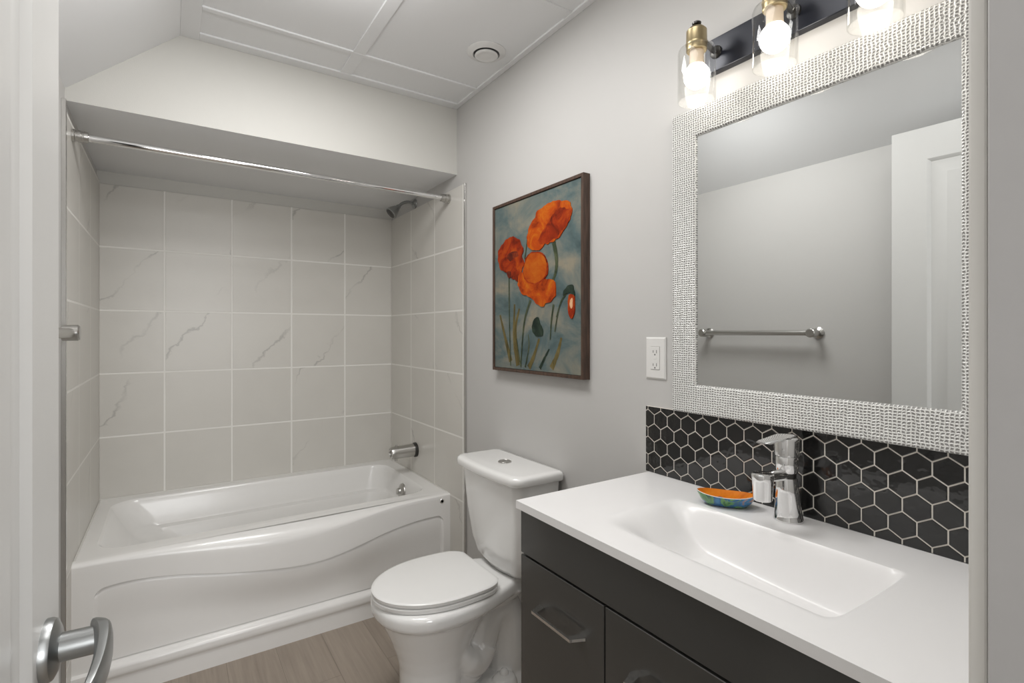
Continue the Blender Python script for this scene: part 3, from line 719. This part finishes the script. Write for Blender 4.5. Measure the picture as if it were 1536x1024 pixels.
# ------------------------------------------------------------------ framed poppy painting
pic = thing('framed_painting', 'framed painting of orange poppies on a blue grey ground above the toilet', 'painting', (WX, 1.588, 1.49))
PY0, PY1, PZ0, PZ1 = 1.298, 1.878, 1.143, 1.836
fw = .012
bm = B(); rings(bm, [[(x, PY0+o, PZ0+o), (x, PY1-o, PZ0+o), (x, PY1-o, PZ1-o), (x, PY0+o, PZ1-o)] for o, x in ((0, WX-.0005), (0, 1.1455), (.001, 1.1445), (fw-.001, 1.1445), (fw, 1.1455), (fw, 1.152), (fw+.002, 1.160))], True, True, False)
under(obj('picture_frame', bm, M['walnut']), pic)
CV = {'top':[(0.253,0.546),(0.268,0.568),(0.296,0.592),(0.316,0.612),(0.356,0.62),(0.407,0.629),(0.456,0.622),(0.497,0.61),(0.512,0.581),(0.505,0.549),(0.48,0.524),(0.45,0.498),(0.407,0.482),(0.363,0.479),(0.33,0.465),(0.282,0.469),(0.253,0.488),(0.246,0.518)],
'topdark':[(0.316,0.499),(0.346,0.531),(0.395,0.569),(0.45,0.597),(0.505,0.579),(0.497,0.543),(0.468,0.518),(0.432,0.494),(0.382,0.484),(0.349,0.482)],
'left':[(0.035,0.5),(0.069,0.523),(0.109,0.539),(0.157,0.538),(0.195,0.517),(0.22,0.48),(0.21,0.452),(0.225,0.425),(0.21,0.401),(0.187,0.361),(0.141,0.374),(0.101,0.403),(0.06,0.416),(0.035,0.455)],
'leftdark':[(0.101,0.465),(0.125,0.48),(0.172,0.478),(0.187,0.459),(0.157,0.454),(0.129,0.444)],
'ball':[(0.232,0.416),(0.246,0.443),(0.275,0.456),(0.323,0.452),(0.356,0.434),(0.372,0.4),(0.363,0.366),(0.323,0.345),(0.275,0.345),(0.239,0.365),(0.225,0.391)],
'ballrim':[(0.22,0.392),(0.229,0.424),(0.243,0.448),(0.272,0.461),(0.326,0.456),(0.361,0.436),(0.378,0.4),(0.369,0.363),(0.326,0.34),(0.275,0.34),(0.232,0.36)],
'low':[(0.18,0.349),(0.202,0.394),(0.239,0.369),(0.282,0.349),(0.33,0.349),(0.382,0.351),(0.42,0.337),(0.427,0.302),(0.407,0.273),(0.363,0.259),(0.343,0.25),(0.309,0.262),(0.261,0.293),(0.21,0.308)],
'bud':[(0.497,0.283),(0.509,0.289),(0.526,0.277),(0.529,0.244),(0.523,0.215),(0.512,0.203),(0.498,0.216),(0.491,0.249)],
'budlight':[(0.505,0.267),(0.517,0.273),(0.52,0.252),(0.512,0.237),(0.504,0.249)],
'hook':[(0.466,0.285),(0.47,0.303),(0.491,0.316),(0.518,0.318),(0.526,0.281),(0.512,0.288),(0.501,0.294),(0.482,0.291)],
'leaf':[(0.278,0.177),(0.291,0.207),(0.316,0.211),(0.33,0.188),(0.348,0.164),(0.34,0.144),(0.309,0.139),(0.283,0.156)],
'base':[(0.101,0.403),(0.129,0.403),(0.135,0.387),(0.116,0.377)]}
ST = {'s1':[(0.117,0.393),(0.119,0.218),(0.129,0.021)],'s2':[(0.411,0.48),(0.427,0.417),(0.422,0.372),(0.405,0.343)],'s3':[(0.41,0.257),(0.397,0.195),(0.39,0.129)],
's4':[(0.268,0.28),(0.232,0.215),(0.214,0.131),(0.202,0.021)],'s5':[(0.246,0.514),(0.229,0.441)],'s6':[(0.486,0.298),(0.444,0.248),(0.417,0.158)],'s7':[(0.498,0.301),(0.456,0.27),(0.426,0.21)],
'b1':[(0.047,0.229),(0.085,0.139),(0.129,0.039)],'b2':[(0.19,0.25),(0.161,0.157),(0.187,0.037)],'b3':[(0.454,0.137),(0.432,0.08),(0.397,0.025)],'b4':[(0.323,0.132),(0.284,0.058),(0.255,0.02)],
'b5':[(0.384,0.095),(0.356,0.061),(0.327,0.021)],'b6':[(0.251,0.148),(0.256,0.099),(0.232,0.02)],'b7':[(0.172,0.131),(0.187,0.071),(0.202,0.021)],'b8':[(0.157,0.269),(0.154,0.131),(0.181,0.024)]}
MATS = ['cv_sky', 'cv_poppy', 'cv_poppyred', 'cv_gold', 'cv_dark', 'cv_stem', 'cv_grass', 'cv_leaf', 'cv_light']
bm = B(); box(bm, 1.1495, 1.159, PY0+fw+.0015, PY1-fw-.0015, PZ0+fw+.0015, PZ1-fw-.0015)
lay = [0]
def cpt(s, t, d): return Vector((1.1495-d, 1.872-s, 1.146+t))
def blob(key, mi, wob=.004):
    lay[0] += 1; d = .00015*lay[0]
    P = spline([(a, b, 0) for a, b in CV[key]] + [(*CV[key][0], 0)], 5)[:-1]
    c = sum(P, Vector())/len(P); pts = []
    for q in P:
        w = wob*(noise.noise(Vector((q.x*60, q.y*60, lay[0])))); dq = (q-c).normalized(); q = q + dq*w; pts.append(cpt(q.x, q.y, d))
    f = bm.faces.new([bm.verts.new(v) for v in pts]); f.material_index = mi
    bm2 = [bm.verts.new(v + Vector((d-.00001, 0, 0))) for v in pts]; n = len(pts)
    for i in range(n): bm.faces.new((f.verts[i], f.verts[(i+1) % n], bm2[(i+1) % n], bm2[i])).material_index = mi
def stroke(key, mi, w0, w1):
    lay[0] += 1; d = .00012*lay[0]; P = spline([(a, b, 0) for a, b in ST[key]], 6); n = len(P); l = []; r = []
    for i, q in enumerate(P):
        dd = (P[min(i+1, n-1)]-P[max(i-1, 0)]).normalized(); nn = Vector((-dd.y, dd.x, 0)); w = (w0+(w1-w0)*i/(n-1))/2*(1+.35*noise.noise(Vector((i*.7, lay[0], 0))))
        l.append(bm.verts.new(cpt(*(q+nn*w).xy, d))); r.append(bm.verts.new(cpt(*(q-nn*w).xy, d)))
    for i in range(n-1): bm.faces.new((l[i], l[i+1], r[i+1], r[i])).material_index = mi
for kk in ('b1', 'b2', 'b3', 'b8', 'b4'): stroke(kk, 6, .010, .026)
for kk in ('b7', 'b6'): stroke(kk, 5, .004, .009)
stroke('b5', 7, .006, .016)
for kk, w0, w1 in (('s1', .008, .006), ('s2', .022, .010), ('s3', .010, .005), ('s4', .012, .006), ('s5', .006, .006), ('s6', .007, .005), ('s7', .005, .004)): stroke(kk, 5, w0, w1)
blob('leaf', 7); blob('left', 2, .008); blob('leftdark', 4); blob('base', 4); blob('top', 1, .008); blob('topdark', 2, .012); blob('low', 1, .008); blob('ballrim', 2); blob('ball', 3); blob('hook', 7); blob('bud', 2); blob('budlight', 8)
under(obj('canvas', bm, [M[m] for m in MATS]), pic)

# ------------------------------------------------------------------ outlet and ceiling vent
out = thing('wall_outlet', 'white duplex wall outlet beside the mirror above the backsplash', 'outlet', (WX, 1.013, 1.227))
bm = B(); rings(bm, [[(x, a, z) for a, z in ((-hy, -hz), (hy, -hz), (hy, hz), (-hy, hz))] for x, hy, hz in ((-.0003, .0365, .0605), (-.003, .0365, .0605), (-.0058, .0325, .0565), (-.006, .017, .034), (-.0045, .0168, .0338))], True, True, True)
obj('cover_plate', bm, M['plastic'], out)
bm = B(); box(bm, -.0075, -.0046, -.0162, .0162, -.033, .033, .001, 2); box(bm, -.0082, -.007, -.006, .006, -.004, .0035, .0005, 1)
obj('receptacle', bm, M['plastic'], out)
for zz in (.019, -.019):
    bm = B()
    for yy, h in ((-.0062, .0045), (.0062, .0036)): box(bm, -.0078, -.0074, yy-.001, yy+.001, zz-h, zz+h)
    cyl(bm, (-.0078, 0, zz-.009), (-.0074, 0, zz-.009), .0024, 12)
    obj('socket', bm, M['slot'], out)
ven = thing('ceiling_vent', 'round white air vent set in the ceiling panel', 'vent', (1.035, 1.745, CZ+.007))
bm = B(); lathe(bm, (0, 0, -.0003), (0, 0, -1), [(0, .076), (.003, .076), (.007, .070), (.011, .056), (.012, .053), (.004, .051), (.002, .050)], 48, True, True); obj('vent_ring', bm, M['vent'], ven, smooth=40)
bm = B(); lathe(bm, (0, 0, -.0035), (0, 0, -1), [(0, .0495), (.0004, .0495)], 40); obj('vent_throat_shade', bm, M['shadowgap'], ven)  # dark disc colours in the shade inside the vent opening
bm = B(); lathe(bm, (0, 0, -.004), (0, 0, -1), [(0, .012), (.006, .030), (.010, .045), (.014, .046), (.017, .042), (.0175, .036), (.016, .032), (.0165, .02)], 48); obj('vent_disc', bm, M['vent'], ven, smooth=40)
